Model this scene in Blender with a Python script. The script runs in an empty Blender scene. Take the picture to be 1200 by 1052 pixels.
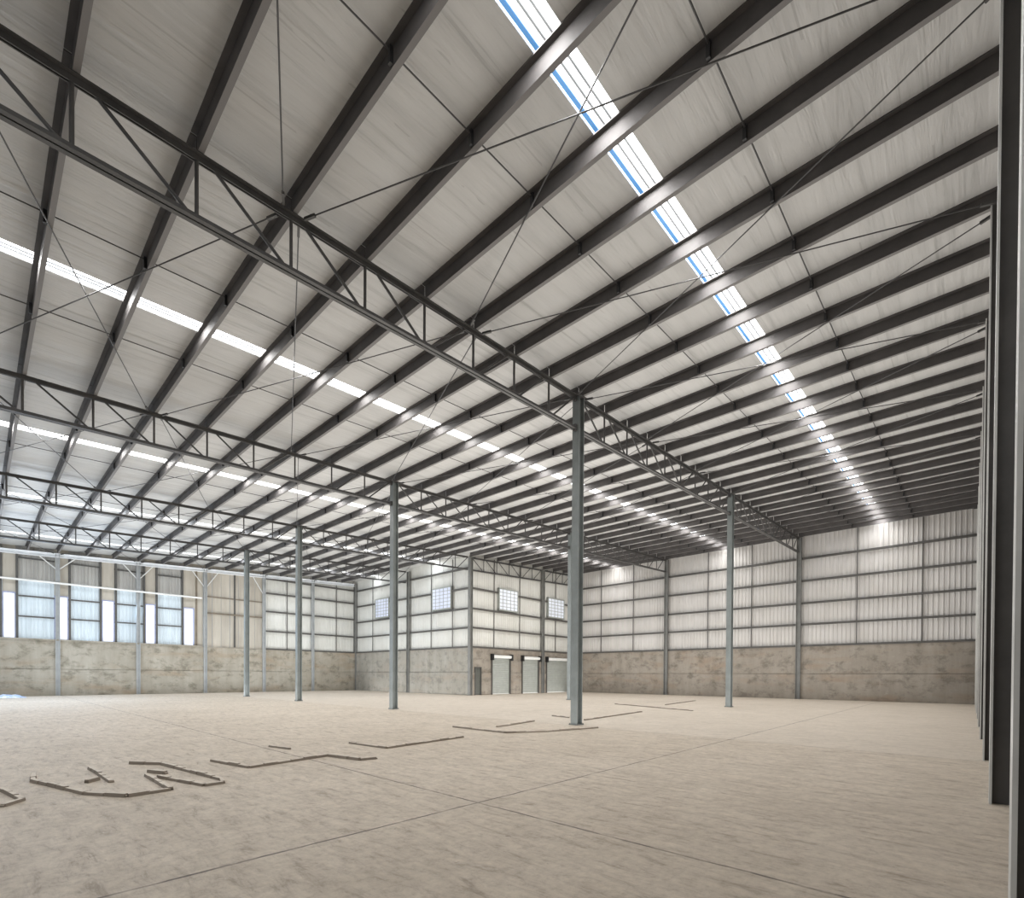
import bpy, math, random
from mathutils import Vector, Matrix

random.seed(7)
S = 1.5                      # metres per layout unit (the camera stands 1 unit = 1.5 m above the floor)
sc = bpy.context.scene
col = sc.collection

# ------------------------------------------------------------------ layout
H0, MX, NY = 6.3846, 0.0463, -0.0031


def zr(x, y):                # underside of the purlins (top of the girder chords)
    return H0 + MX * x + NY * y


PD = 0.20                    # purlin depth


def PX(k):
    return 0.617 + 0.9845 * k


ROWS = [6.012, 12.634, 19.002, 24.375, 30.375]
YR = -0.117
GAPS = [(-0.30, ROWS[0]), (ROWS[0], ROWS[1]), (ROWS[1], ROWS[2]), (ROWS[2], ROWS[3]), (ROWS[3], ROWS[4])]
XE = 26.5                    # far end wall
XB = 17.40                   # front of the annex block
YB = ROWS[2]                 # side of the annex block
YL = ROWS[4]                 # left wall
XNEAR = -2.6
SKY = [(2.71, 3.02), (9.19, 9.47), (15.74, 16.06), (21.70, 22.00), (27.65, 27.95)]

ORD = ['zeroth', 'first', 'second', 'third', 'fourth', 'fifth', 'sixth', 'seventh', 'eighth', 'ninth', 'tenth',
       'eleventh', 'twelfth', 'thirteenth', 'fourteenth', 'fifteenth', 'sixteenth', 'seventeenth', 'eighteenth',
       'nineteenth', 'twentieth', 'twenty-first', 'twenty-second', 'twenty-third', 'twenty-fourth', 'twenty-fifth',
       'twenty-sixth', 'twenty-seventh', 'twenty-eighth', 'twenty-ninth', 'thirtieth', 'thirty-first']
GAPN = ['roof bay beside right wall', 'second roof bay from right',
        'middle roof bay', 'second roof bay from left', 'roof bay beside left wall']
ROWN = ['nearest', 'second', 'third', 'fourth']


# ------------------------------------------------------------------ materials
def new_mat(name):
    m = bpy.data.materials.new(name)
    m.use_nodes = True
    nt = m.node_tree
    b = nt.nodes['Principled BSDF']
    return m, nt, b


def node(nt, t, **kw):
    n = nt.nodes.new(t)
    for k, v in kw.items():
        setattr(n, k, v)
    return n


def coords(nt, scale=(1, 1, 1), kind='Object'):
    tc = node(nt, 'ShaderNodeTexCoord')
    mp = node(nt, 'ShaderNodeMapping')
    mp.inputs['Scale'].default_value = scale
    nt.links.new(tc.outputs[kind], mp.inputs['Vector'])
    return mp.outputs['Vector']


def noise(nt, vec, scale, detail=4, rough=0.55, dist=0.0):
    n = node(nt, 'ShaderNodeTexNoise')
    n.inputs['Scale'].default_value = scale
    n.inputs['Detail'].default_value = detail
    n.inputs['Roughness'].default_value = rough
    n.inputs['Distortion'].default_value = dist
    nt.links.new(vec, n.inputs['Vector'])
    return n.outputs['Fac']


def ramp(nt, fac, stops):
    r = node(nt, 'ShaderNodeValToRGB')
    el = r.color_ramp.elements
    while len(el) < len(stops):
        el.new(0.5)
    for e, (p, c) in zip(el, stops):
        e.position = p
        e.color = (*c, 1) if len(c) == 3 else c
    nt.links.new(fac, r.inputs['Fac'])
    return r.outputs['Color']


def mix(nt, fac, a, b, mode='MIX'):
    m = node(nt, 'ShaderNodeMix', data_type='RGBA', blend_type=mode)
    for sock, v in ((m.inputs[0], fac), (m.inputs[6], a), (m.inputs[7], b)):
        if isinstance(v, (int, float)):
            sock.default_value = v
        elif isinstance(v, tuple):
            sock.default_value = (*v, 1)
        else:
            nt.links.new(v, sock)
    return m.outputs[2]


def math_(nt, op, a, b=None, c=None):
    m = node(nt, 'ShaderNodeMath', operation=op)
    for i, v in enumerate((a, b, c)):
        if v is None:
            continue
        if isinstance(v, (int, float)):
            m.inputs[i].default_value = v
        else:
            nt.links.new(v, m.inputs[i])
    return m.outputs[0]


def bump(nt, b, h, strength=0.3, dist=0.02):
    n = node(nt, 'ShaderNodeBump')
    n.inputs['Strength'].default_value = strength
    n.inputs['Distance'].default_value = dist
    nt.links.new(h, n.inputs['Height'])
    nt.links.new(n.outputs['Normal'], b.inputs['Normal'])


def steel(name, base, var=0.25, rough=0.5, metal=0.0, scale=1.5):
    m, nt, b = new_mat(name)
    v = coords(nt)
    f = noise(nt, v, scale, 5, 0.6)
    lo = tuple(c * (1 - var) for c in base)
    hi = tuple(min(1, c * (1 + var)) for c in base)
    nt.links.new(ramp(nt, f, [(0.3, lo), (0.7, hi)]), b.inputs['Base Color'])
    b.inputs['Roughness'].default_value = rough
    b.inputs['Metallic'].default_value = metal
    return m


def emis(b, colr, strength):
    b.inputs['Emission Color'].default_value = (*colr, 1)
    b.inputs['Emission Strength'].default_value = strength


M = {}
M['purlin'] = steel('purlin_steel', (0.068, 0.062, 0.060), 0.25, 0.7)
_m = M['purlin']
_nt = _m.node_tree
_b = _nt.nodes['Principled BSDF']
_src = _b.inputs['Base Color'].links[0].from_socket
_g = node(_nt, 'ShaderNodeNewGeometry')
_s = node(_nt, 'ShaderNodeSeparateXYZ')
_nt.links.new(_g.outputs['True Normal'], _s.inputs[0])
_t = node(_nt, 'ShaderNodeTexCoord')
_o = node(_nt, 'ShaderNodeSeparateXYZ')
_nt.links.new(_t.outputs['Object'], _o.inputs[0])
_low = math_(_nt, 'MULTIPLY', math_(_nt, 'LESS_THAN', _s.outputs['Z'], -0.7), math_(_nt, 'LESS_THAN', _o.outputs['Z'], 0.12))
_nt.links.new(mix(_nt, _low, _src, (0.17, 0.162, 0.158)), _b.inputs['Base Color'])  # bottom flange underside paler: galvanised tone plus floor light put into the colour
M['girder'] = steel('girder_steel', (0.062, 0.060, 0.058), 0.25, 0.5)
M['rod'] = steel('rod_steel', (0.055, 0.053, 0.052), 0.2, 0.5)
M['column'] = steel('column_paint', (0.175, 0.192, 0.187), 0.18, 0.42)
M['wall_post'] = steel('wall_post_paint', (0.165, 0.165, 0.155), 0.2, 0.5)
M['pale_post'] = steel('pale_post_paint', (0.34, 0.35, 0.35), 0.15, 0.5)
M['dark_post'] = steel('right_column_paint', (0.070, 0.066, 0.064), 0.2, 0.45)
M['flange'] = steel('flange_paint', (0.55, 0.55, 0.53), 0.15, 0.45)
M['girt'] = steel('girt_steel', (0.070, 0.066, 0.060), 0.2, 0.55)
M['eave'] = steel('eave_paint', (0.82, 0.84, 0.86), 0.1, 0.5)
M['black'] = steel('black_bracket', (0.012, 0.012, 0.013), 0.2, 0.5)
M['white_metal'] = steel('white_metal', (0.70, 0.70, 0.68), 0.06, 0.4)
M['shutter'] = steel('shutter_slats', (0.30, 0.315, 0.29), 0.07, 0.5, scale=3)
M['door'] = steel('door_leaf', (0.075, 0.078, 0.068), 0.12, 0.5, scale=3)
M['brown_post'] = steel('brown_post', (0.16, 0.13, 0.095), 0.3, 0.7)


def mk_sheet(name, base, var=0.07, streak=(1, 1, 0.06), rough=0.55):
    m, nt, b = new_mat(name)
    v = coords(nt, streak)
    f = noise(nt, v, 2.2, 5, 0.6)
    v2 = coords(nt)
    f2 = noise(nt, v2, 0.5, 3, 0.5)
    c = ramp(nt, f, [(0.3, tuple(x * (1 - var) for x in base)), (0.7, tuple(min(1, x * (1 + var)) for x in base))])
    c2 = ramp(nt, f2, [(0.3, (0.90, 0.89, 0.87)), (0.7, (1, 1, 1))])
    nt.links.new(mix(nt, 1.0, c, c2, 'MULTIPLY'), b.inputs['Base Color'])
    b.inputs['Roughness'].default_value = rough
    return m


M['sheet'] = mk_sheet('white_cladding', (0.55, 0.53, 0.51))
M['panel'] = mk_sheet('insulated_cladding', (0.60, 0.595, 0.56), 0.05)
M['greypanel'] = mk_sheet('old_grey_cladding', (0.36, 0.35, 0.33), 0.14)
M['beige'] = mk_sheet('beige_board', (0.40, 0.365, 0.31), 0.16, (1, 1, 0.12))


def mk_translucent(name, base, e):
    m, nt, b = new_mat(name)
    v = coords(nt, (1, 1, 0.10))
    f = noise(nt, v, 3.0, 4, 0.55)
    c = ramp(nt, f, [(0.3, tuple(x * 0.78 for x in base)), (0.7, base)])
    nt.links.new(c, b.inputs['Base Color'])
    nt.links.new(c, b.inputs['Emission Color'])
    b.inputs['Emission Strength'].default_value = e
    b.inputs['Roughness'].default_value = 0.4
    return m


M['trans'] = mk_translucent('translucent_sheet', (0.46, 0.52, 0.56), 0.38)
M['glasswhite'] = mk_translucent('bright_glazing', (0.86, 0.89, 0.96), 0.65)
M['glasspale'] = mk_translucent('pale_glazing', (0.66, 0.69, 0.76), 0.36)
M['glassblue'] = mk_translucent('blue_glazing', (0.56, 0.59, 0.70), 0.30)


# skylight sheet: translucent polycarbonate, daylight coming through it
m, nt, b = new_mat('skylight_sheet')
v = coords(nt, (0.3, 1, 1))
f = noise(nt, v, 4, 3)
c = ramp(nt, f, [(0.3, (0.90, 0.94, 0.97)), (0.7, (1, 1, 1))])
nt.links.new(c, b.inputs['Base Color'])
nt.links.new(c, b.inputs['Emission Color'])
b.inputs['Emission Strength'].default_value = 2.6
M['skylight'] = m
m, nt, b = new_mat('skylight_rib_line')
v = coords(nt, (0.3, 1, 1))
c = ramp(nt, noise(nt, v, 3, 2), [(0.3, (0.20, 0.21, 0.22)), (0.7, (0.32, 0.33, 0.34))])
nt.links.new(c, b.inputs['Base Color'])
nt.links.new(c, b.inputs['Emission Color'])
b.inputs['Emission Strength'].default_value = 0.7
M['skyrib'] = m
m, nt, b = new_mat('skylight_blue_seam')
v = coords(nt, (0.3, 1, 1))
c = ramp(nt, noise(nt, v, 3, 2), [(0.3, (0.06, 0.20, 0.46)), (0.7, (0.10, 0.28, 0.58))])
nt.links.new(c, b.inputs['Base Color'])
nt.links.new(c, b.inputs['Emission Color'])
b.inputs['Emission Strength'].default_value = 0.8
M['skyblue'] = m

# ceiling: grey-white insulation facing with lapped seams along the slope
m, nt, b = new_mat('roof_lining')
tc = node(nt, 'ShaderNodeTexCoord')
sep = node(nt, 'ShaderNodeSeparateXYZ')
nt.links.new(tc.outputs['Object'], sep.inputs[0])
wob = noise(nt, coords(nt, (0.35, 0.35, 1)), 1.0, 3)
ys = math_(nt, 'ADD', sep.outputs['Y'], math_(nt, 'MULTIPLY', wob, 0.10))
fr = math_(nt, 'FRACT', math_(nt, 'DIVIDE', ys, 1.22))
seam = math_(nt, 'LESS_THAN', math_(nt, 'ABSOLUTE', math_(nt, 'SUBTRACT', fr, 0.5)), 0.012)
seamn = math_(nt, 'MULTIPLY', seam, math_(nt, 'GREATER_THAN', noise(nt, coords(nt, (0.5, 1.1, 1)), 1.3, 2), 0.50))
wr = noise(nt, coords(nt, (0.16, 1.6, 1)), 2.0, 6, 0.62, 0.6)
st = noise(nt, coords(nt, (0.08, 2.6, 1)), 2.4, 5, 0.7, 0.3)
bl = noise(nt, coords(nt), 0.35, 3)
c = ramp(nt, wr, [(0.28, (0.43, 0.427, 0.418)), (0.5, (0.495, 0.492, 0.48)), (0.75, (0.52, 0.517, 0.505))])
c = mix(nt, 1.0, c, ramp(nt, st, [(0.32, (0.76, 0.76, 0.75)), (0.42, (0.96, 0.96, 0.96)), (0.50, (1, 1, 1))]), 'MULTIPLY')
c = mix(nt, 1.0, c, ramp(nt, bl, [(0.3, (0.90, 0.90, 0.90)), (0.7, (1, 1, 1))]), 'MULTIPLY')
c = mix(nt, math_(nt, 'MULTIPLY', seamn, 0.34), c, (0.24, 0.23, 0.22))
nt.links.new(c, b.inputs['Base Color'])
b.inputs['Roughness'].default_value = 0.55
bump(nt, b, wr, 0.6, 0.08)
M['ceiling'] = m

# floor: dusty screed with scuffs, streaks and slab joints
m, nt, b = new_mat('dusty_floor')
tc = node(nt, 'ShaderNodeTexCoord')
sep = node(nt, 'ShaderNodeSeparateXYZ')
nt.links.new(tc.outputs['Object'], sep.inputs[0])
X, Y = sep.outputs['X'], sep.outputs['Y']
big = noise(nt, coords(nt), 0.16, 4, 0.6)
mid = noise(nt, coords(nt), 1.1, 6, 0.68, 0.6)
rot = node(nt, 'ShaderNodeMapping')
nt.links.new(tc.outputs['Object'], rot.inputs['Vector'])
rot.inputs['Rotation'].default_value = (0, 0, math.radians(47))
rot.inputs['Scale'].default_value = (3.4, 0.9, 1)
fine = noise(nt, rot.outputs['Vector'], 2.2, 8, 0.74, 0.5)
chip = noise(nt, rot.outputs['Vector'], 5.0, 6, 0.75, 0.8)
c = ramp(nt, big, [(0.3, (0.51, 0.435, 0.352)), (0.7, (0.60, 0.522, 0.436))])
c = mix(nt, 1.0, c, ramp(nt, mid, [(0.25, (0.84, 0.83, 0.81)), (0.55, (1, 1, 1)), (0.8, (1.0, 0.985, 0.96))]), 'MULTIPLY')
c = mix(nt, 1.0, c, ramp(nt, fine, [(0.32, (0.60, 0.565, 0.52)), (0.45, (0.93, 0.92, 0.91)), (0.56, (1.04, 1.04, 1.03)), (0.70, (1.12, 1.11, 1.09))]), 'MULTIPLY')
scr = node(nt, 'ShaderNodeMapping')
nt.links.new(tc.outputs['Object'], scr.inputs['Vector'])
scr.inputs['Rotation'].default_value = (0, 0, math.radians(40))
scr.inputs['Scale'].default_value = (9.0, 1.6, 1)
scf = noise(nt, scr.outputs['Vector'], 1.3, 6, 0.74, 0.9)
patch = ramp(nt, noise(nt, coords(nt), 0.55, 3), [(0.42, (0, 0, 0)), (0.60, (1, 1, 1))])
c = mix(nt, math_(nt, 'MULTIPLY', ramp(nt, scf, [(0.60, (0, 0, 0)), (0.66, (0.55, 0.55, 0.55))]), patch), c, (0.27, 0.22, 0.17))
c = mix(nt, math_(nt, 'MULTIPLY', ramp(nt, scf, [(0.30, (0.6, 0.6, 0.6)), (0.37, (0, 0, 0))]), patch), c, (0.68, 0.61, 0.53))
c = mix(nt, ramp(nt, chip, [(0.64, (0, 0, 0)), (0.70, (0.8, 0.8, 0.8))]), c, (0.68, 0.61, 0.53))
c = mix(nt, ramp(nt, chip, [(0.27, (0.8, 0.8, 0.8)), (0.34, (0, 0, 0))]), c, (0.24, 0.195, 0.15))
gr = noise(nt, coords(nt), 9.0, 8, 0.8)
c = mix(nt, 1.0, c, ramp(nt, gr, [(0.36, (0.80, 0.785, 0.765)), (0.5, (1, 1, 1)), (0.64, (1.10, 1.10, 1.09))]), 'MULTIPLY')
sp = noise(nt, coords(nt), 5.5, 3, 0.6, 0.4)
c = mix(nt, ramp(nt, sp, [(0.715, (0, 0, 0)), (0.745, (0.75, 0.75, 0.75))]), c, (0.20, 0.16, 0.125))
wobx = math_(nt, 'MULTIPLY', math_(nt, 'SUBTRACT', noise(nt, coords(nt), 2.0, 4), 0.5), 0.05)


def joint(co, pos, w):
    d = math_(nt, 'ABSOLUTE', math_(nt, 'SUBTRACT', math_(nt, 'ADD', co, wobx), pos * S))
    return math_(nt, 'LESS_THAN', d, w)


c = mix(nt, math_(nt, 'MULTIPLY', math_(nt, 'GREATER_THAN', math_(nt, 'ADD', X, wobx), 8.3 * S), 0.30), c, (0.66, 0.60, 0.53))
jn = None
for co, ps in ((X, (2.70, 8.3, 13.9, 19.5, 25.0)), (Y, (2.85, 9.3, 15.8, 22.2))):
    for p in ps:
        j = joint(co, p, 0.015 if p < 8 else 0.011)
        jn = j if jn is None else math_(nt, 'MAXIMUM', jn, j)
jn = math_(nt, 'MULTIPLY', jn, ramp(nt, noise(nt, coords(nt), 3.0, 3), [(0.33, (0.35, 0.35, 0.35)), (0.55, (0.95, 0.95, 0.95))]))
c = mix(nt, jn, c, (0.13, 0.105, 0.085))
nt.links.new(c, b.inputs['Base Color'])
b.inputs['Roughness'].default_value = 0.62
hgt = math_(nt, 'SUBTRACT', math_(nt, 'ADD', math_(nt, 'MULTIPLY', fine, 0.6), math_(nt, 'MULTIPLY', gr, 0.6)), jn)
bump(nt, b, hgt, 0.9, 0.06)
M['floor'] = m
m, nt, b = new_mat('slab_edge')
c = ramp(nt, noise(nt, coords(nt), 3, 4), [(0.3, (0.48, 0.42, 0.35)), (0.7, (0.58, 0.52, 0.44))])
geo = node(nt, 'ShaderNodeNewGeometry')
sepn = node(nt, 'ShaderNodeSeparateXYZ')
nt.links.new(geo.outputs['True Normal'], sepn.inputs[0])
c = mix(nt, math_(nt, 'LESS_THAN', sepn.outputs['Z'], 0.7), c, (0.25, 0.21, 0.17))  # side faces darkened in the colour as painted shade, tops stay pale
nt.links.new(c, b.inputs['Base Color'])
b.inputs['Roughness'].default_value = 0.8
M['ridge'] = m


def mk_concrete(name, a, bcol, dark, warm):
    m, nt, b = new_mat(name)
    v = coords(nt)
    f1 = noise(nt, v, 0.45, 5, 0.65, 0.5)
    f2 = noise(nt, coords(nt, (0.8, 0.8, 1.2)), 1.5, 8, 0.72, 0.25)
    f3 = noise(nt, coords(nt, (1, 1, 0.15)), 1.6, 5, 0.7)
    f4 = noise(nt, coords(nt, (0.35, 0.35, 1.3)), 0.9, 4, 0.6, 0.4)
    c = ramp(nt, f1, [(0.3, a), (0.7, bcol)])
    c = mix(nt, ramp(nt, f4, [(0.5, (0, 0, 0)), (0.72, (0.8, 0.8, 0.8))]), c, warm)
    c = mix(nt, ramp(nt, f2, [(0.36, (0.75, 0.75, 0.75)), (0.50, (0, 0, 0))]), c, dark)
    c = mix(nt, 1.0, c, ramp(nt, f3, [(0.3, (0.82, 0.81, 0.79)), (0.6, (1, 1, 1))]), 'MULTIPLY')
    c = mix(nt, ramp(nt, f2, [(0.64, (0, 0, 0)), (0.76, (0.5, 0.5, 0.5))]), c, (0.46, 0.43, 0.38))
    nt.links.new(c, b.inputs['Base Color'])
    b.inputs['Roughness'].default_value = 0.85
    bump(nt, b, f2, 0.35, 0.03)
    return m


M['conc_end'] = mk_concrete('concrete_end', (0.245, 0.215, 0.18), (0.31, 0.278, 0.235), (0.14, 0.12, 0.098), (0.265, 0.20, 0.145))
M['conc_left'] = mk_concrete('concrete_left', (0.28, 0.255, 0.205), (0.37, 0.34, 0.285), (0.15, 0.135, 0.10), (0.29, 0.225, 0.155))
M['conc_box'] = mk_concrete('concrete_annex', (0.255, 0.240, 0.205), (0.31, 0.295, 0.26), (0.165, 0.158, 0.14), (0.29, 0.25, 0.205))
m, nt, b = new_mat('tarp_plastic')
c = ramp(nt, noise(nt, coords(nt), 2.5, 4, 0.6, 1.0), [(0.4, (0.75, 0.78, 0.82)), (0.55, (0.35, 0.45, 0.68))])
nt.links.new(c, b.inputs['Base Color'])
b.inputs['Roughness'].default_value = 0.35
M['tarp'] = m


# ------------------------------------------------------------------ mesh builder (layout units in, metres out)
class MB:
    def __init__(self):
        self.v, self.f, self.sm = [], [], []

    def add(self, vs, fs, smooth=False):
        o = len(self.v)
        self.v += [tuple(p) for p in vs]
        self.f += [tuple(i + o for i in q) for q in fs]
        self.sm += [smooth] * len(fs)
        return self

    def box(self, x0, x1, y0, y1, z0, z1):
        vs = [(x, y, z) for z in (z0, z1) for y in (y0, y1) for x in (x0, x1)]
        return self.add(vs, [(0, 2, 3, 1), (4, 5, 7, 6), (0, 1, 5, 4), (2, 6, 7, 3), (0, 4, 6, 2), (1, 3, 7, 5)])

    def sbox(self, x0, x1, y0, y1, zb, zt):
        """box whose bottom and top heights are functions of (x, y)"""
        vs = [(x, y, zf(x, y)) for zf in (zb, zt) for y in (y0, y1) for x in (x0, x1)]
        return self.add(vs, [(0, 2, 3, 1), (4, 5, 7, 6), (0, 1, 5, 4), (2, 6, 7, 3), (0, 4, 6, 2), (1, 3, 7, 5)])

    def prism(self, prof, p, q, side, up):
        """extrude a closed 2-D profile (side, up) from p to q"""
        p, q, side, up = Vector(p), Vector(q), Vector(side), Vector(up)
        n = len(prof)
        vs = [p + side * a + up * c for a, c in prof] + [q + side * a + up * c for a, c in prof]
        fs = [(i, (i + 1) % n, n + (i + 1) % n, n + i) for i in range(n)]
        fs += [tuple(range(n - 1, -1, -1)), tuple(range(n, 2 * n))]
        return self.add(vs, fs)

    def tube(self, p, q, r, n=8):
        p, q = Vector(p), Vector(q)
        d = (q - p).normalized()
        a = d.orthogonal().normalized()
        c = d.cross(a)
        vs = []
        for e in (p, q):
            for i in range(n):
                t = 2 * math.pi * i / n
                vs.append(e + (a * math.cos(t) + c * math.sin(t)) * r)
        self.add(vs, [(i, (i + 1) % n, n + (i + 1) % n, n + i) for i in range(n)], True)
        return self.add(vs, [tuple(range(n - 1, -1, -1)), tuple(range(n, 2 * n))])

    def mesh(self, name, mat, loc=(0, 0, 0)):
        me = bpy.data.meshes.new(name)
        lx, ly, lz = loc
        me.from_pydata([((x - lx) * S, (y - ly) * S, (z - lz) * S) for x, y, z in self.v], [], self.f)
        me.polygons.foreach_set('use_smooth', self.sm)
        me.materials.append(mat)
        me.update()
        return me

    def build(self, name, mat, parent=None, loc=None):
        if parent is not None:
            loc = parent.location / S
            if parent.parent:
                loc = loc + parent.parent.location / S
        base = loc if loc is not None else (0, 0, 0)
        o = bpy.data.objects.new(name, self.mesh(name, mat, base))
        col.objects.link(o)
        if parent is not None:
            o.parent = parent
        else:
            o.location = Vector(base) * S
        return o


def empty(name, loc):
    o = bpy.data.objects.new(name, None)
    o.empty_display_size = 0.2
    col.objects.link(o)
    o.location = Vector(loc) * S
    return o


def tag(o, label, cat, group=None):
    o['label'] = label
    o['category'] = cat
    if group:
        o['group'] = group
    return o


def struct(o, label=None, cat=None):
    o['kind'] = 'structure'
    if label:
        o['label'] = label
    if cat:
        o['category'] = cat
    return o


def copy_tree(o, offset, label):
    c = o.copy()
    col.objects.link(c)
    c.location = o.location + Vector(offset) * S
    c['label'] = label
    for ch in o.children:
        d = ch.copy()
        col.objects.link(d)
        d.parent = c
        for g in ch.children:
            e = g.copy()
            col.objects.link(e)
            e.parent = d
    return c


# ------------------------------------------------------------------ floor
mb = MB()
mb.box(-9, 27.2, -2.2, 37, -0.12, 0.0)
struct(mb.build('floor', M['floor']), 'dusty beige concrete floor slab with scuffs and thin joints', 'floor')

# ------------------------------------------------------------------ ceiling with openings for the skylights
mb = MB()
edges = [-0.75]
for a, c_ in SKY:
    edges += [a, c_]
edges += [31.2]
CEIL = lambda x, y: zr(x, y) + PD
CEILT = lambda x, y: zr(x, y) + PD + 0.05
for i in range(0, len(edges), 2):
    mb.sbox(XNEAR, 27.0, edges[i], edges[i + 1], CEIL, CEILT)
struct(mb.build('ceiling', M['ceiling']), 'sloping grey white roof lining above the purlins', 'ceiling')

for i, (a, c_) in enumerate(SKY):
    w = c_ - a
    mb = MB()
    n = 4
    pts = []
    for k in range(n):                       # trapezoid corrugation
        y0 = a + w * k / n
        s = w / n
        pts += [(y0, .015), (y0 + s * .30, .015), (y0 + s * .42, .045), (y0 + s * .88, .045)]
    pts += [(c_, .015)]
    vs = []
    for x in (XNEAR, 27.0):
        for y, dz in pts:
            vs.append((x, y, zr(x, y) + PD + dz))
    k = len(pts)
    mb.add(vs, [(j, j + 1, k + j + 1, k + j) for j in range(k - 1)])
    o = mb.build('window_%d' % (i + 1), M['skylight'])
    struct(o, 'long white translucent skylight strip running up the slope, %s from the right wall' % ORD[i + 1], 'skylight')
    mb = MB()
    for q in (0.30, 0.56):
        y = a + w * q
        mb.sbox(XNEAR, 27.0, y - 0.009, y + 0.009, lambda x, y: zr(x, y) + PD - 0.002, lambda x, y: zr(x, y) + PD + 0.012)
    mb.build('rib_line', M['skyrib'], o)
    if i > 0:
        continue
    mb = MB()
    y = a + w * 0.86
    mb.sbox(XNEAR, 27.0, y - 0.021, y + 0.021, lambda x, y: zr(x, y) + PD - 0.002, lambda x, y: zr(x, y) + PD + 0.012)
    sb = mb.build('blue_seam', M['skyblue'], o)
    sb['label'] = 'blue seam line along the strip edge'

# ------------------------------------------------------------------ purlins
ZPROF_T = 0.014


def purlin_proto(g, x0):
    y0, y1 = GAPS[g]
    y0 += 0.012
    y1 -= 0.012
    r = empty('roof_purlin', (x0, (y0 + y1) / 2, zr(x0, (y0 + y1) / 2)))
    t, fl, hh = ZPROF_T, 0.054, PD - 0.004
    prof = [(fl, 0.03), (fl, 0.0), (0, 0), (0, hh - t), (-fl, hh - t), (-fl, hh), (t, hh), (t, t), (fl - 0.008, t), (fl - 0.008, 0.03)]
    mb = MB()
    mb.prism(prof, (x0, y0, zr(x0, y0) + .003), (x0, y1, zr(x0, y1) + .003), (1, 0, 0), (0, 0, 1))
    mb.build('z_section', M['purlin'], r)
    for q in (1 / 3, 2 / 3):
        y = y0 + (y1 - y0) * q
        mb = MB()
        z = zr(x0, y)
        mb.box(x0 - 0.035, x0 + 0.0, y - 0.018, y + 0.018, z + 0.015, z + PD - 0.03)
        ch = mb.build('cleat', M['black'], r)
        ch['label'] = 'dark cleat where the tie rod passes'
    return r


for g in range(5):
    kmax = 26 if g < 3 else 16
    proto = None
    for k in range(kmax, -2, -1):
        n = kmax - k + 1
        ref = 'end wall' if g < 3 else 'annex front'
        lab = 'steel roof purlin, %s from %s, %s' % (ORD[n], ref, GAPN[g])
        x = PX(k)
        if proto is None:
            proto = purlin_proto(g, x)
            tag(proto, lab, 'purlin', 'roof purlins ' + GAPN[g])
            xp = x
        else:
            copy_tree(proto, (x - xp, 0, MX * (x - xp)), lab)

# tie rods through the purlins (parallel to the girders)
for g in range(5):
    xe = XE - 0.2 if g < 3 else XB - 0.2
    y0, y1 = GAPS[g]
    for q, nm in ((1 / 3, 'right'), (2 / 3, 'left')):
        y = y0 + (y1 - y0) * q
        mb = MB()
        zt = lambda x: zr(x, y) + 0.14
        mb.tube((PX(-1), y, zt(PX(-1))), (xe, y, zt(xe)), 0.0085, 6)
        o = mb.build('tie_rod', M['rod'], loc=(xe, y, zt(xe)))
        tag(o, 'thin tie rod threading the purlins, %s one of two %s' % (nm, GAPN[g]), 'tie rod')

# ------------------------------------------------------------------ lattice girders
CH = 0.072


def angle_pair(mb, p, q, flip):
    """two steel angles back to back with a gap"""
    g, w, t, h = 0.010, 0.050, 0.010, CH
    if not flip:             # flanges on top
        L = [(g, 0), (g + t, 0), (g + t, h - t), (g + w, h - t), (g + w, h), (g, h)]
    else:
        L = [(g, 0), (g + w, 0), (g + w, t), (g + t, t), (g + t, h), (g, h)]
    for s in (1, -1):
        mb.prism([(a * s, c) for a, c in (L if s > 0 else L[::-1])], p, q, (0, 1, 0), (0, 0, 1))


def girder(r, bay, label):
    y = ROWS[r]
    k0, k1 = bay
    xa, xb = PX(k0) + (0.15 if k0 > 0 else -0.35), PX(k1) - 0.15
    if k1 == 26:
        xb = XE - 0.14
    root = empty('lattice_girder', ((xa + xb) / 2, y, zr((xa + xb) / 2, y) - 0.68))
    tag(root, label, 'girder')
    top = lambda x: zr(x, y) - CH - 0.004
    bot = lambda x: zr(x, y) - 0.70
    mb = MB()
    angle_pair(mb, (xa, y, top(xa)), (xb, y, top(xb)), False)
    mb.build('top_chord', M['girder'], root)
    mb = MB()
    angle_pair(mb, (xa, y, bot(xa)), (xb, y, bot(xb)), True)
    mb.build('bottom_chord', M['girder'], root)
    half = 21 if k0 == 17 and k1 == 23 else (k0 if k0 == 23 else k0 + 5)
    for k in range(k0, k1):
        a, c_ = PX(k), PX(k + 1)
        if k + 1 < k1:
            mb = MB()
            mb.tube((c_, y, bot(c_) + CH * .6), (c_, y, top(c_) + CH * .5), 0.020)
            mb.build('post', M['girder'], root)
        mb = MB()
        if k < half:
            mb.tube((a + 0.17, y, top(a + .17) + .02), (c_ - 0.07, y, bot(c_ - .07) + CH * .7), 0.019)
        else:
            mb.tube((a + 0.13, y, bot(a + .13) + CH * .7), (c_ - 0.17, y, top(c_ - .17) + .02), 0.019)
        mb.build('diagonal', M['girder'], root)
    return root


BAYN = ['from the camera end to its first column', 'between its first and second columns', 'from its last column to the end wall']
for r in range(4):
    bays = [(-1, 8), (8, 17), (17, 26)] if r < 2 else [(-1, 8), (8, 17)] + ([(17, 23), (23, 26)] if r == 2 else [])
    for i, bay in enumerate(bays):
        w = BAYN[min(i, 2)]
        if r == 2 and i == 1:
            w = 'from its first column to the annex corner'
        if r == 2 and i == 2:
            w = 'over the annex shutter wall, longer left part'
        if r == 2 and i == 3:
            w = 'over the annex shutter wall, shorter right part'
        if r == 3 and i == 1:
            w = 'from its column to the annex front'
        girder(r, bay, 'dark lattice girder in the %s row, %s' % (ROWN[r], w))

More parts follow.
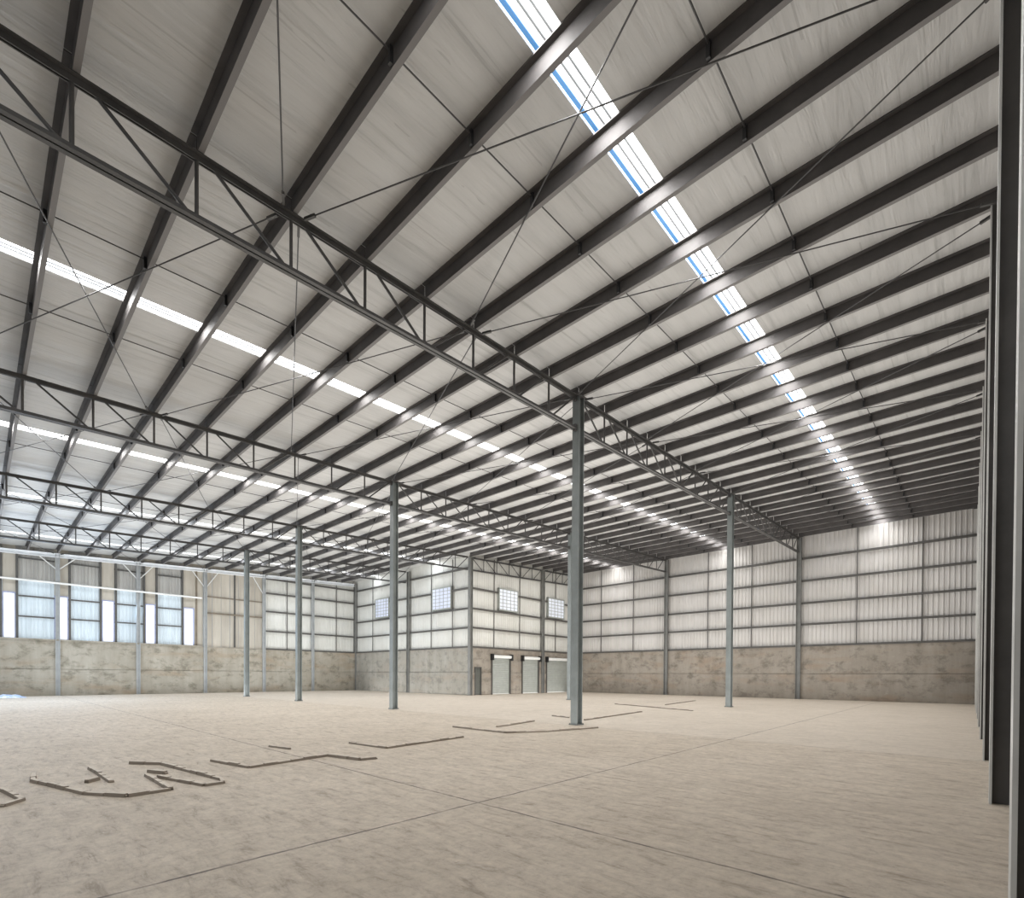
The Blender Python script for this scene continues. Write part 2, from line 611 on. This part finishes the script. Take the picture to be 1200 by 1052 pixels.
# ------------------------------------------------------------------ roof bracing rods
for g in range(5):
    y0, y1 = GAPS[g]
    ya, yb = y0 + 0.16 + (0.05 if g == 0 else 0), y1 - 0.16
    kmax = 26 if g < 3 else 17
    ks = list(range(kmax, -2, -3)) if g < 3 else list(range(17, -2, -3))
    for n, kb in enumerate(ks):
        ka = kb - 3
        if ka < -1:
            continue
        for s in (0, 1):
            xa, xb = PX(ka) + 0.16, PX(kb) - 0.16
            if kb == 26:
                xb = XE - 0.3
            if kb == 17 and g > 2:
                xb = XB - 0.3
            p = (xa, ya if s == 0 else yb)
            q = (xb, yb if s == 0 else ya)
            dz = -0.008 if s == 0 else -0.03
            P = (p[0], p[1], zr(*p) + dz)
            Q = (q[0], q[1], zr(*q) + dz)
            r = empty('brace_rod', ((P[0] + Q[0]) / 2, (P[1] + Q[1]) / 2, (P[2] + Q[2]) / 2))
            ref = 'end wall' if g < 3 else 'annex'
            tag(r, 'slim %s brace rod, %s cross from %s, %s' %
                ('left-leaning' if s == 0 else 'right-leaning', ORD[n + 1], ref, GAPN[g]), 'brace rod')
            mb = MB()
            mb.tube(P, Q, 0.0085, 6)
            mb.build('rod', M['rod'], r)
            for E, D in ((P, Q), (Q, P)):
                d = (Vector(D) - Vector(E)).normalized()
                e0 = Vector(E) - d * 0.085
                e1 = Vector(E) + d * 0.07
                sd = Vector((0, 0, 1)).cross(d).normalized()
                mb = MB()
                mb.prism([(-.015, -.017), (.015, -.017), (.015, .017), (-.015, .017)], e0, e1, sd, (0, 0, 1))
                mb.build('end_bracket', M['girder'], r)


# ------------------------------------------------------------------ columns
def isec(mb, x, y, z0, zt, d, w, tf, tw, axis='x'):
    """H section: depth d along axis, flange width w across it"""
    zb = lambda *_: z0
    if axis == 'x':
        mb.sbox(x - d / 2, x - d / 2 + tf, y - w / 2, y + w / 2, zb, zt)
        mb.sbox(x + d / 2 - tf, x + d / 2, y - w / 2, y + w / 2, zb, zt)
        mb.sbox(x - d / 2 + tf, x + d / 2 - tf, y - tw / 2, y + tw / 2, zb, zt)
    else:
        mb.sbox(x - w / 2, x + w / 2, y - d / 2, y - d / 2 + tf, zb, zt)
        mb.sbox(x - w / 2, x + w / 2, y + d / 2 - tf, y + d / 2, zb, zt)
        mb.sbox(x - tw / 2, x + tw / 2, y - d / 2 + tf, y + d / 2 - tf, zb, zt)


def column(x, y, label, mat, d=0.185, w=0.165, axis='x', ztop=None, plate=True, name='steel_column', cat='column'):
    r = empty(name, (x, y, 0))
    tag(r, label, cat)
    zt = ztop or (lambda a, b_: zr(a, b_) - 0.0)
    mb = MB()
    isec(mb, x, y, 0.02 if plate else 0.0, zt, d, w, 0.018, 0.014, axis)
    mb.build('shaft', mat, r)
    if plate:
        mb = MB()
        mb.box(x - 0.112, x + 0.112, y - 0.112, y + 0.112, 0.0, 0.02)
        bp = mb.build('base_plate', mat, r)
        for sx in (-1, 1):
            for sy in (-1, 1):
                mb = MB()
                mb.tube((x + sx * .098, y + sy * .098, .02), (x + sx * .098, y + sy * .098, .036), .009, 6)
                mb.build('anchor_bolt', M['girder'], bp)
        mb = MB()
        z = zr(x, y)
        mb.sbox(x - 0.15, x + 0.15, y - 0.11, y + 0.11, lambda a, b_: zr(a, b_) - 0.02, lambda a, b_: zr(a, b_) + 0.001)
        mb.box(x - 0.15, x - d / 2, y - 0.03, y + 0.03, z - 0.12, z - 0.01)
        mb.box(x + d / 2, x + 0.15, y - 0.03, y + 0.03, z - 0.12, z - 0.01)
        mb.box(x - 0.15, x - d / 2, y - 0.03, y + 0.03, z - 0.73, z - 0.60)
        mb.box(x + d / 2, x + 0.15, y - 0.03, y + 0.03, z - 0.73, z - 0.60)
        mb.build('girder_bracket', M['girder'], r)
    return r


C0, C1 = PX(8), PX(17)
under = lambda a, b_: zr(a, b_) - 0.0
column(C0, ROWS[0], 'tall grey steel column, nearest and largest in the middle of the hall', M['column'])
column(C1, ROWS[0], 'grey steel column behind the nearest one, right of it, before the end wall', M['column'])
column(C0, ROWS[1], 'grey steel column left of the nearest one, first in the second girder row', M['column'])
column(C1, ROWS[1], 'grey steel column half hidden behind the nearest and largest column', M['column'])
column(C0, ROWS[2], 'grey steel column in the third girder row, in front of left wall panels', M['column'])
column(C0, ROWS[3], 'grey steel column in the fourth girder row, leftmost freestanding column, brightly lit', M['column'])

WP = M['wall_post']
wp = dict(name='wall_post', cat='wall post', plate=False, d=0.20, w=0.16)
column(XE - 0.03, ROWS[0], 'grey wall post on the far end wall, right one of two', WP, axis='y', **{**wp, 'd': .2})
column(XE - 0.03, ROWS[1], 'grey wall post on the far end wall, left one of two', WP, axis='y', **wp)
column(XB, YB, 'grey corner post where the annex front meets its shutter wall', WP, axis='x', **wp)
column(XB, ROWS[3], 'grey post in the middle of the annex front wall', WP, axis='y', **wp)
column(XB, YL, 'grey corner post where the left wall meets the annex front', WP, axis='y', **wp)
column(23.30, YB, 'grey post between the second and third roller shutters on the annex side', WP, axis='x', **wp)
for i, x in enumerate((2.60, 5.56, 8.50, 11.53, 14.46)):
    column(x, YL, 'grey post standing against the left wall, %s from the annex corner' % ORD[5 - i], M['pale_post'], axis='x',
           name='wall_post', cat='wall post', plate=False, d=0.15, w=0.15)
for k in range(9):
    x = 2.69 + 2.887 * k
    r = empty('portal_column', (x, YR - 0.15, 0))
    tag(r, 'dark steel column along the right wall, %s from the camera' % ORD[k + 1], 'column', 'right wall columns')
    zt = lambda a, b_: zr(a, b_) + 0.0
    d = 0.36
    y0 = YR
    mb = MB()
    mb.sbox(x - .075, x + .075, y0 - .016, y0, lambda *_: 0, zt)
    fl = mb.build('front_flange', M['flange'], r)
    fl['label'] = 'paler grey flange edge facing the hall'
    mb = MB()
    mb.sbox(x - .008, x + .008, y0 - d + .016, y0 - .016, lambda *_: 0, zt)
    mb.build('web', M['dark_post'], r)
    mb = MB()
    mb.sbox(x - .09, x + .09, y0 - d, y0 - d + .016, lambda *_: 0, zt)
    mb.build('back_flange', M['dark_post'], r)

# ------------------------------------------------------------------ walls


def ribbed(axis, c0, a0, a1, z0, zt, pitch, depth, sign):
    """vertical trapezoid-ribbed sheet; axis 'y' runs along Y at x=c0, axis 'x' runs along X at y=c0"""
    mb = MB()
    pts = []
    n = max(1, round((a1 - a0) / pitch))
    s = (a1 - a0) / n
    for k in range(n):
        u = a0 + s * k
        pts += [(u, 0), (u + s * .58, 0), (u + s * .70, depth * sign), (u + s * .88, depth * sign)]
    pts.append((a1, 0))
    lo, hi = [], []
    for u, d in pts:
        x, y = (c0 + d, u) if axis == 'y' else (u, c0 + d)
        zb = z0(x, y) if callable(z0) else z0
        zh = zt(x, y) if callable(zt) else zt
        lo.append((x, y, zb))
        hi.append((x, y, zh))
    k = len(pts)
    mb.add(lo + hi, [(j, j + 1, k + j + 1, k + j) for j in range(k - 1)])
    return mb


CT = 2.48                    # top of the concrete kicker
roofz = lambda x, y: zr(x, y) + PD


def kicker(axis, c0, a0, a1, thick, mat, parent, gaps=()):
    """two courses of cast concrete with a small ledge joint"""
    cuts = [(a0, a1)]
    for g0, g1 in gaps:
        cuts = [p for (u, v_) in cuts for p in ((u, min(v_, g0)), (max(u, g1), v_)) if p[1] - p[0] > 1e-4]
    for z0, z1, name in ((0.0, 1.185, 'lower_course'), (1.21, CT, 'upper_course')):
        mb = MB()
        out = 0.022 if name == 'lower_course' else 0.0
        for u, v_ in cuts:
            if axis == 'y':
                mb.box(c0 - out, c0 + thick, u, v_, z0, z1)
            else:
                mb.box(u, v_, c0 - out, c0 + thick, z0, z1)
        if gaps and name == 'upper_course':
            for g0, g1 in gaps:
                zt = 1.46 if g1 - g0 < .7 else 2.16
                if axis == 'x':
                    mb.box(g0, g1, c0, c0 + thick, zt, z1)
        mb.build(name, mat, parent)
    mb = MB()
    for u, v_ in cuts:
        if axis == 'y':
            mb.box(c0 + .02, c0 + thick, u, v_, 1.185, 1.21)
        else:
            mb.box(u, v_, c0 + .02, c0 + thick, 1.185, 1.21)
    mb.build('course_joint', mat, parent)


# far end wall
wb = ribbed('y', XE + 0.13, -0.6, YB + 0.1, CT - .02, roofz, 0.165, 0.028, -1).build('wall_back', M['sheet'])
struct(wb, 'far end wall with white ribbed sheeting over stained concrete', 'wall')
kicker('y', XE + 0.03, -0.6, YB + 0.1, 0.22, M['conc_end'], wb)
# right wall
wr_ = ribbed('x', -0.56, XNEAR, XE + .1, CT, roofz, 0.165, 0.028, -1).build('wall_right', M['sheet'])
struct(wr_, 'right wall of ribbed sheeting behind the dark columns', 'wall')
kicker('x', -0.78, XNEAR, XE + .1, 0.22, M['conc_end'], wr_)
# annex front (faces the camera) and annex side with the shutters
wf = ribbed('y', XB + 0.13, YB + .08, YL + .3, CT, roofz, 0.165, 0.014, -1).build('wall_annex_front', M['panel'])
struct(wf, 'annex front wall with pale panels over grey concrete', 'wall')
kicker('y', XB + 0.03, YB + .02, YL + .3, 0.2, M['conc_box'], wf)
ws = ribbed('x', YB + 0.13, XB + .02, XE + .1, CT, roofz, 0.165, 0.014, -1).build('wall_annex_side', M['panel'])
struct(ws, 'annex side wall with pale panels above roller shutters', 'wall')
SH = [(19.0, 20.42), (21.46, 22.92), (23.70, 26.0)]
kicker('x', YB + 0.03, XB + .02, XE + .1, 0.2, M['conc_end'], ws, gaps=[(17.72, 18.22)] + SH)

# left wall
SLOT = [(0.88, 1.24), (2.52, 2.95), (4.19, 4.62), (5.88, 6.27), (7.53, 7.98)]
ZS0, ZS1 = 2.56, 4.48
wl = ribbed('x', YL + 0.14, 11.5, XB + .1, CT - .02, roofz, 0.165, 0.014, -1).build('wall_left', M['panel'])
struct(wl, 'left wall with stained concrete below and mixed sheeting above', 'wall')
kicker('x', YL + 0.03, XNEAR, XB + .1, 0.22, M['conc_left'], wl)
mb = MB()
prev = XNEAR
spans = []
for a, c_ in SLOT:
    spans.append((prev, a))
    prev = c_
for a, c_ in spans:
    s = ribbed('x', YL + 0.16, a, c_, CT, 5.13, 0.13, 0.02, -1)
    mb.add(s.v, s.f)
ts = mb.build('translucent_sheeting', M['trans'], wl)
ts['label'] = 'pale bluish translucent ribbed sheets'
mb = MB()
for a, c_ in spans:
    s = ribbed('x', YL + 0.16, a, c_, 5.13, roofz, 0.13, 0.02, -1)
    mb.add(s.v, s.f)
mb.build('upper_sheeting', M['greypanel'], wl)
mb = MB()
for a, c_ in SLOT:
    mb.sbox(a - .02, c_ + .02, YL + 0.12, YL + 0.15, lambda *_: ZS1, roofz)
mb.build('slot_head_board', M['beige'], wl)
mb = MB()
for i in range(8):           # beige boards beside the last slot
    a = 7.98 + i * 0.44
    mb.sbox(a + .012, a + .43, YL + 0.10 + .015 * (i % 2), YL + 0.14, lambda *_: CT, roofz)
mb.build('beige_boarding', M['beige'], wl)
mb = MB()
mb.box(XNEAR, 8.3, YL - .02, YL + .26, CT, CT + .06)
mb.build('sill', M['conc_left'], wl)
for i, (a, c_) in enumerate(SLOT):
    mb = MB()
    for x0, x1 in ((a - .03, a + .015), (c_ - .015, c_ + .03)):
        mb.box(x0, x1, YL + .08, YL + .20, ZS0, ZS1)
    mb.box(a - .03, c_ + .03, YL + .08, YL + .20, ZS1, ZS1 + .05)
    o = mb.build('window_%d' % (i + 6), steel('slot_frame', (0.30, 0.32, 0.44), 0.1) if i == 0 else bpy.data.materials['slot_frame'])
    struct(o, 'tall narrow glowing window slot in the left wall, %s from the left' % ORD[i + 1], 'window')
    mb = MB()
    mb.box(a, c_, YL + .16, YL + .17, ZS0, ZS1)
    mb.build('pane', M['glasswhite'], o)

# vertical dark posts beside the slots, then girts
for i, (x, m_) in enumerate(((0.80, 'girt'), (1.30, 'girt'), (3.02, 'girt'), (4.12, 'girt'), (4.70, 'girt'), (5.82, 'girt'), (6.34, 'girt'), (7.46, 'girt'), (8.10, 'brown_post'), (9.98, 'girt'))):
    mb = MB()
    mb.sbox(x - .04, x + .04, YL + .05, YL + .12, lambda *_: CT + .06, lambda a, b_: zr(a, b_))
    o = mb.build('wall_stud', M[m_], loc=(x, YL + .08, CT))
    tag(o, 'dark upright stud in the left wall above the concrete, %s from the left' % ORD[i + 1], 'stud')


def girt(p, q, label, inward, mat='girt', h=0.085, d=0.11, name='wall_girt', cat='girt'):
    """channel from p to q; inward is the unit direction into the hall"""
    P, Q = Vector(p), Vector(q)
    mb = MB()
    prof = [(0, 0), (d, 0), (d, h), (d - .012, h), (d - .012, .012), (0, .012)]
    mb.prism(prof, P, Q, inward, (0, 0, 1))
    prof = [(d - .012, h - .012), (d - .012, h), (d * .45, h), (d * .45, h - .012)]
    mb.prism(prof, P, Q, inward, (0, 0, 1))
    o = mb.build(name, M[mat], loc=tuple((P + Q) / 2))
    return tag(o, label, cat)


LV = [2.47, 3.47, 4.47, 5.52, 6.57]
LVN = ['lowest, on the concrete', 'second level up', 'third level up', 'fourth level up', 'topmost']
spans = [(YR - .3, ROWS[0] - .09, 'right section'), (ROWS[0] + .09, ROWS[1] - .09, 'middle section'), (ROWS[1] + .09, YB, 'left section')]
for y0, y1, nm in spans:
    for z, ln in zip(LV, LVN):
        girt((XE + .10, y0, z), (XE + .10, y1, z), 'dark girt across the end wall %s, %s' % (nm, ln), (-1, 0, 0))
spans = [(YB + .09, ROWS[3] - .09, 'right section'), (ROWS[3] + .09, YL - .09, 'left section')]
for y0, y1, nm in spans:
    for z, ln in zip(LV, LVN):
        girt((XB + .11, y0, z), (XB + .11, y1, z), 'dark girt across the annex front %s, %s' % (nm, ln), (-1, 0, 0))
spans = [(XB + .1, 23.2, 'left section'), (23.4, XE, 'right section')]
for x0, x1, nm in spans:
    for z, ln in zip(LV[:4], LVN):
        girt((x0, YB + .11, z), (x1, YB + .11, z), 'dark girt above the roller shutters, %s, %s' % (nm, ln), (0, -1, 0))
LL = [2.47, 3.52, 4.68, 5.75, 6.6]
spans = [(11.6, 14.38, 'left of the last post'), (14.54, XB - .1, 'beside the annex corner')]
for x0, x1, nm in spans:
    for z, ln in zip(LL, LVN):
        girt((x0, YL + .12, z), (x1, YL + .12, z), 'dark girt on white left wall panels, %s, %s' % (nm, ln), (0, -1, 0))
girt((8.58, YL + .10, 4.30), (11.45, YL + .10, 4.30), 'dark girt across the beige boards, lower one', (0, -1, 0), 'brown_post', .07, .07)
girt((8.58, YL + .10, 5.20), (11.45, YL + .10, 5.20), 'dark girt across the beige boards, upper one', (0, -1, 0), 'brown_post', .05, .05)
bays = [(1.34, 2.50, 'between first and second glowing slots'), (2.97, 4.17, 'between second and third glowing slots'),
        (4.64, 5.86, 'between third and fourth glowing slots'), (6.29, 7.51, 'between fourth and fifth glowing slots')]
for x0, x1, nm in bays:
    for z, ln in ((3.47, 'lower'), (4.36, 'middle'), (6.02, 'top')):
        girt((x0, YL + .13, z), (x1, YL + .13, z), '%s rail on the left wall %s' % (ln, nm), (0, -1, 0), 'girt', .06, .06)
mb = MB()
mb.tube((XNEAR, YL - .10, 5.06), (8.3, YL - .10, 5.08), 0.045)
tag(mb.build('wall_pipe', M['white_metal'], loc=(3, YL - .1, 5.06)), 'pale horizontal pipe along the left wall above the glowing slots', 'pipe')

# upright tie bars between the girts
ties = [('y', XE, y, 'on the end wall, %s from the right' % ORD[i + 1]) for i, y in enumerate((1.51, 3.74, 8.14, 10.32, 14.74, 16.96))]
ties += [('y', XB, y, 'on the annex front, %s from its right corner' % ORD[i + 1]) for i, y in enumerate((20.46, 22.29, 26.2, 28.3))]
ties += [('x', YB, x, 'above the shutters, %s from the annex corner' % ORD[i + 1]) for i, x in enumerate((19.22, 21.31, 24.67))]
ties += [('x', YL, x, 'on the white left wall panels, %s from the left' % ORD[i + 1]) for i, x in enumerate((12.90, 16.08))]
for ax, c0, u, nm in ties:
    mb = MB()
    if ax == 'y':
        mb.sbox(c0 + .02, c0 + .05, u - .018, u + .018, lambda *_: CT + .02, lambda a, b_: zr(a, b_) + .1)
        loc = (c0, u, CT)
    else:
        mb.sbox(u - .018, u + .018, c0 + .072, c0 + .10, lambda *_: CT + .02, lambda a, b_: zr(a, b_) + .1)
        loc = (u, c0, CT)
    tag(mb.build('girt_tie', M['girt'], loc=loc), 'slim dark upright tie bar ' + nm, 'tie bar')

# eave beam and knee braces along the left wall
ebs = [XNEAR, 2.60, 5.56, 8.50, 11.53, 14.46, XB - .1]
for x0, x1, nm in [(ebs[i], ebs[i + 1], '%s segment from the annex' % ORD[6 - i]) for i in range(6)]:
    mb = MB()
    f1 = lambda a, b_: zr(a, b_) - 0.17
    f2 = lambda a, b_: zr(a, b_) - 0.155
    mb.sbox(x0, x1, YL - .10, YL + .10, f1, f2)
    mb.sbox(x0, x1, YL - .012, YL + .012, f2, lambda a, b_: zr(a, b_) - 0.015)
    mb.sbox(x0, x1, YL - .10, YL + .10, lambda a, b_: zr(a, b_) - 0.015, lambda a, b_: zr(a, b_) - .001)
    tag(mb.build('eave_beam', M['eave'], loc=((x0 + x1) / 2, YL, zr((x0 + x1) / 2, YL))), 'pale eave beam along the top of the left wall, %s' % nm, 'beam')
n = 0
for i, x in enumerate((2.60, 5.56, 8.50, 11.53)):
    for s in (-1, 1):
        if x > 11 and s > 0:
            continue
        n += 1
        mb = MB()
        mb.tube((x + .06 * s, YL, 5.72), (x + .62 * s, YL, zr(x + .62 * s, YL) - .15), .022)
        tag(mb.build('knee_brace', M['white_metal'], loc=(x, YL, 5.7)), 'pale diagonal knee brace under the left eave beam, %s from the left' % ORD[n], 'brace')

# ------------------------------------------------------------------ annex windows
WIN = [('y', XB, 20.51, 22.15, 'glassblue', 'blue grey gridded window in the annex front, right one'),
       ('y', XB, 26.39, 27.93, 'glassblue', 'blue grey gridded window in the annex front, left one'),
       ('x', YB, 19.49, 21.05, 'glasspale', 'bright white gridded window above the first roller shutter'),
       ('x', YB, 23.78, 25.42, 'glasspale', 'bright white gridded window above the third roller shutter')]
for i, (ax, c0, a, c_, mt, lab) in enumerate(WIN):
    z0, z1 = 4.64, 5.80

    def bx(mb, u0, u1, d0, d1, za, zb):
        if ax == 'y':
            mb.box(c0 + d0, c0 + d1, u0, u1, za, zb)
        else:
            mb.box(u0, u1, c0 + d0, c0 + d1, za, zb)
    mb = MB()
    bx(mb, a, a + .05, -.04, .12, z0, z1)
    bx(mb, c_ - .05, c_, -.04, .12, z0, z1)
    bx(mb, a, c_, -.04, .12, z0 - .04, z0 + .03)
    bx(mb, a, c_, -.04, .12, z1 - .03, z1 + .04)
    o = mb.build('window_%d' % (i + 11), M['shutter'])
    struct(o, lab, 'window')
    mb = MB()
    bx(mb, a + .04, c_ - .04, -.01, .0, z0, z1)
    mb.build('pane', M[mt], o)
    mb = MB()
    for k in range(1, 5):
        u = a + (c_ - a) * k / 5
        bx(mb, u - .012, u + .012, -.022, -.01, z0, z1)
    for k in range(1, 6):
        z = z0 + (z1 - z0) * k / 6
        bx(mb, a, c_, -.022, -.01, z - .012, z + .012)
    mb.build('glazing_bar', M['white_metal'] if mt == 'never' else M['shutter'], o)

# ------------------------------------------------------------------ doors
mb = MB()
mb.box(17.72, 17.77, YB - .01, YB + .13, 0, 1.46)
mb.box(18.17, 18.22, YB - .01, YB + .13, 0, 1.46)
mb.box(17.72, 18.22, YB - .01, YB + .13, 1.42, 1.47)
o = struct(mb.build('door_1', M['girt']), 'narrow dark grey personnel door beside the annex corner post', 'door')
mb = MB()
mb.box(17.77, 18.17, YB + .04, YB + .07, .01, 1.42)
for z in (.10, .75):
    mb.box(17.82, 18.12, YB + .03, YB + .04, z, z + .55)
lf = mb.build('door_leaf', M['door'], o)
mb = MB()
mb.tube((18.12, YB + .04, .70), (18.12, YB - .02, .70), .012)
mb.tube((18.12, YB - .02, .70), (18.05, YB - .02, .70), .010)
mb.build('handle', M['black'], lf)
for i, (a, c_) in enumerate(SH):
    mb = MB()
    mb.box(a - .05, a + .02, YB - .04, YB + .12, 0, 2.0)
    mb.box(c_ - .02, c_ + .05, YB - .04, YB + .12, 0, 2.0)
    o = mb.build('door_%d' % (i + 2), M['girt'])
    struct(o, 'pale grey green roller shutter in the annex side wall, %s from the annex corner' % ORD[i + 1], 'roller shutter')
    mb = MB()
    zz = [0.03]
    z = 0.03
    ptsv = []
    while z < 1.96:
        ptsv += [(0.0, z), (-.012, z + .02), (-.012, z + .055), (0.0, z + .075)]
        z += .085
    vs = [(a, YB + .05 + d, zq) for d, zq in ptsv] + [(c_, YB + .05 + d, zq) for d, zq in ptsv]
    k = len(ptsv)
    mb.add(vs, [(j, j + 1, k + j + 1, k + j) for j in range(k - 1)])
    mb.build('curtain', M['shutter'], o)
    mb = MB()
    mb.box(a, c_, YB + .03, YB + .07, 0.0, 0.05)
    mb.build('bottom_rail', M['white_metal'], o)
    mb = MB()
    mb.tube((a, YB - .06, 2.06), (c_, YB - .06, 2.06), .085, 14)
    mb.build('drum', M['white_metal'], o)
    for u in (a - .05, c_ + .05):
        mb = MB()
        mb.box(u - .05, u + .05, YB - .17, YB + .03, 1.86, 2.20)
        mb.build('end_bracket', M['black'], o)

# ------------------------------------------------------------------ raised mortar edgings left on the floor
EDG = [
    ([(0.15, 6.12), (0.26, 5.46), (0.14, 5.30)], 'at the very left edge of the floor'),
    ([(0.40, 6.77), (0.37, 6.34), (0.63, 5.37), (0.85, 5.02), (1.15, 5.05), (1.15, 5.94)], 'bent like an open cup, near left'),
    ([(0.83, 6.78), (0.86, 5.79)], 'short straight piece inside the open cup shape'),
    ([(0.70, 5.93), (0.80, 6.03)], 'tiny stub inside the open cup shape'),
    ([(1.18, 6.85), (1.41, 6.55), (1.51, 5.82), (1.59, 5.20), (1.55, 5.03), (1.40, 5.03), (1.21, 5.76)], 'pale looped piece right of the cup shape'),
    ([(1.21, 6.13), (1.31, 5.90)], 'tiny hook inside the pale loop'),
    ([(1.86, 6.41), (2.0, 5.66), (2.96, 5.82), (3.08, 5.26), (3.28, 5.22)], 'long zigzag piece left of the middle'),
    ([(2.79, 7.14), (2.88, 6.70)], 'short piece behind the long zigzag'),
    ([(3.74, 6.68), (3.83, 5.86), (5.40, 6.05)], 'bent once, before the second row column'),
    ([(6.33, 7.39), (6.33, 5.98), (6.99, 5.61), (8.24, 5.32)], 'long bent piece just before the largest column'),
    ([(6.94, 6.80), (7.30, 6.86), (8.46, 7.13)], 'straight piece left of the largest column'),
    ([(9.88, 7.73), (9.77, 7.13)], 'short piece behind the largest column on its left'),
    ([(9.46, 6.47), (12.97, 6.91)], 'long straight piece starting right behind the largest column'),
    ([(15.88, 9.52), (14.44, 6.03)], 'long straight piece farthest back, pointing to the right'),
    ([(16.78, 8.01), (20.81, 8.59)], 'straight piece farthest back near the end wall'),
]
for pts, where in EDG:
    mb = MB()
    for i in range(len(pts) - 1):
        p, q = Vector((*pts[i], 0)), Vector((*pts[i + 1], 0))
        L = (q - p).length
        d = (q - p).normalized()
        sd = Vector((-d.y, d.x, 0))
        n = max(1, round(L / 0.17))
        for k in range(n):
            a = p + d * (L * k / n)
            e = p + d * (L * (k + 0.93) / n)
            h = 0.029 + random.uniform(-.006, .006)
            w = 0.022 + random.uniform(-.003, .003)
            mb.prism([(-w, 0), (w, 0), (w * .8, h), (-w * .8, h)], a, e, sd, (0, 0, 1))
        mb.prism([(-.015, 0), (.015, 0), (.015, .016), (-.015, .016)], p, q, sd, (0, 0, 1))
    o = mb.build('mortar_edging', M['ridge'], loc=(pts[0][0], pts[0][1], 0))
    tag(o, 'low mortar edging on the floor, ' + where, 'edging')

# crumpled plastic sheet by the left wall
mb = MB()
nx, ny = 14, 9
vs = []
for j in range(ny):
    for i in range(nx):
        u, w = i / (nx - 1), j / (ny - 1)
        e = min(u, 1 - u, w, 1 - w) * 4
        h = min(1, e) * (0.07 + 0.07 * random.random()) + 0.004
        vs.append((0.3 + 1.2 * u + random.uniform(-.03, .03), 28.5 + 1.0 * w + random.uniform(-.05, .05), h))
mb.add(vs, [(j * nx + i, j * nx + i + 1, (j + 1) * nx + i + 1, (j + 1) * nx + i) for j in range(ny - 1) for i in range(nx - 1)])
o = mb.build('plastic_sheet', M['tarp'], loc=(0.9, 29, 0))
tag(o, 'crumpled white and blue plastic sheet on the floor by the left wall', 'plastic sheet')

# ------------------------------------------------------------------ light
w = bpy.data.worlds.new('World')
sc.world = w
w.use_nodes = True
bg = w.node_tree.nodes['Background']
bg.inputs['Color'].default_value = (0.86, 0.93, 1.0, 1)
bg.inputs['Strength'].default_value = 0.45


def area(name, loc, target, sx, sy, power, colr):
    L = bpy.data.lights.new(name, 'AREA')
    L.shape = 'RECTANGLE'
    L.size, L.size_y = sx * S, sy * S
    L.energy = power
    L.color = colr
    o = bpy.data.objects.new(name, L)
    col.objects.link(o)
    o.location = Vector(loc) * S
    o.rotation_euler = (Vector(target) - Vector(loc)).to_track_quat('-Z', 'Y').to_euler()
    return o


area('daylight_left', (2.5, 29.9, 3.6), (5.0, 20, 0.0), 9, 2.2, 600, (0.52, 0.72, 1.0))
area('added_floor_fill', (16, 15, 0.012), (16, 15, 5), 19, 27, 5600, (1.0, 0.99, 0.97))  # added unseen lamp, stands in for light bounced up to the roof
area('added_floor_fill_left', (7, 25, 0.012), (7, 25, 5), 15, 9, 1700, (0.84, 0.92, 1.0))  # second added upward fill, brightens the roof on the left side
area('added_rear_fill', (-2.4, 24, 2.2), (9, 21, 6.0), 4, 9, 1700, (0.80, 0.90, 1.0))  # added unseen lamp for near purlin faces in the left bays, no door modelled
for a, c_ in SKY:                      # daylight falling through each skylight strip
    y = (a + c_) / 2
    xe = 26.4 if y < YB else XB
    xm, L = (XNEAR + xe) / 2, xe - XNEAR
    o = area('skylight_daylight', (xm, y, zr(xm, y) + PD - 0.004), (xm, y, 0), L, c_ - a, 26 * (1.0 if y < 20 else 0.75) * math.pi * L * (c_ - a) * S * S, (1.0, 0.995, 0.98) if y < 20 else (0.88, 0.94, 1.0))
    o.rotation_euler = (0, -math.atan(MX), 0)

# ------------------------------------------------------------------ camera
cam = bpy.data.cameras.new('camera')
co = bpy.data.objects.new('camera', cam)
col.objects.link(co)
sc.camera = co
f, cx, cy, yaw, pitch, roll = 582.6558, 600.0, 797.5852, 0.7452, -0.0093, 0.0058
fw = Vector((math.cos(yaw) * math.cos(pitch), math.sin(yaw) * math.cos(pitch), math.sin(pitch)))
r0 = Vector((math.sin(yaw), -math.cos(yaw), 0))
u0 = r0.cross(fw)
r1 = r0 * math.cos(roll) + u0 * math.sin(roll)
u1 = -r0 * math.sin(roll) + u0 * math.cos(roll)
mat = Matrix((r1, u1, -fw)).transposed().to_4x4()
mat.translation = Vector((0, 0, 1.0)) * S
co.matrix_world = mat
cam.sensor_fit = 'HORIZONTAL'
cam.sensor_width = 36.0
cam.lens = f / 1200 * 36.0
cam.shift_x = -(cx - 600) / 1200
cam.shift_y = (cy - 526) / 1200
cam.clip_start = 0.02
cam.clip_end = 300

sc.view_settings.view_transform = 'Standard'
sc.view_settings.look = 'None'
sc.view_settings.exposure = 0.0
sc.cycles.use_denoising = True
sc.cycles.max_bounces = 8
sc.cycles.diffuse_bounces = 5
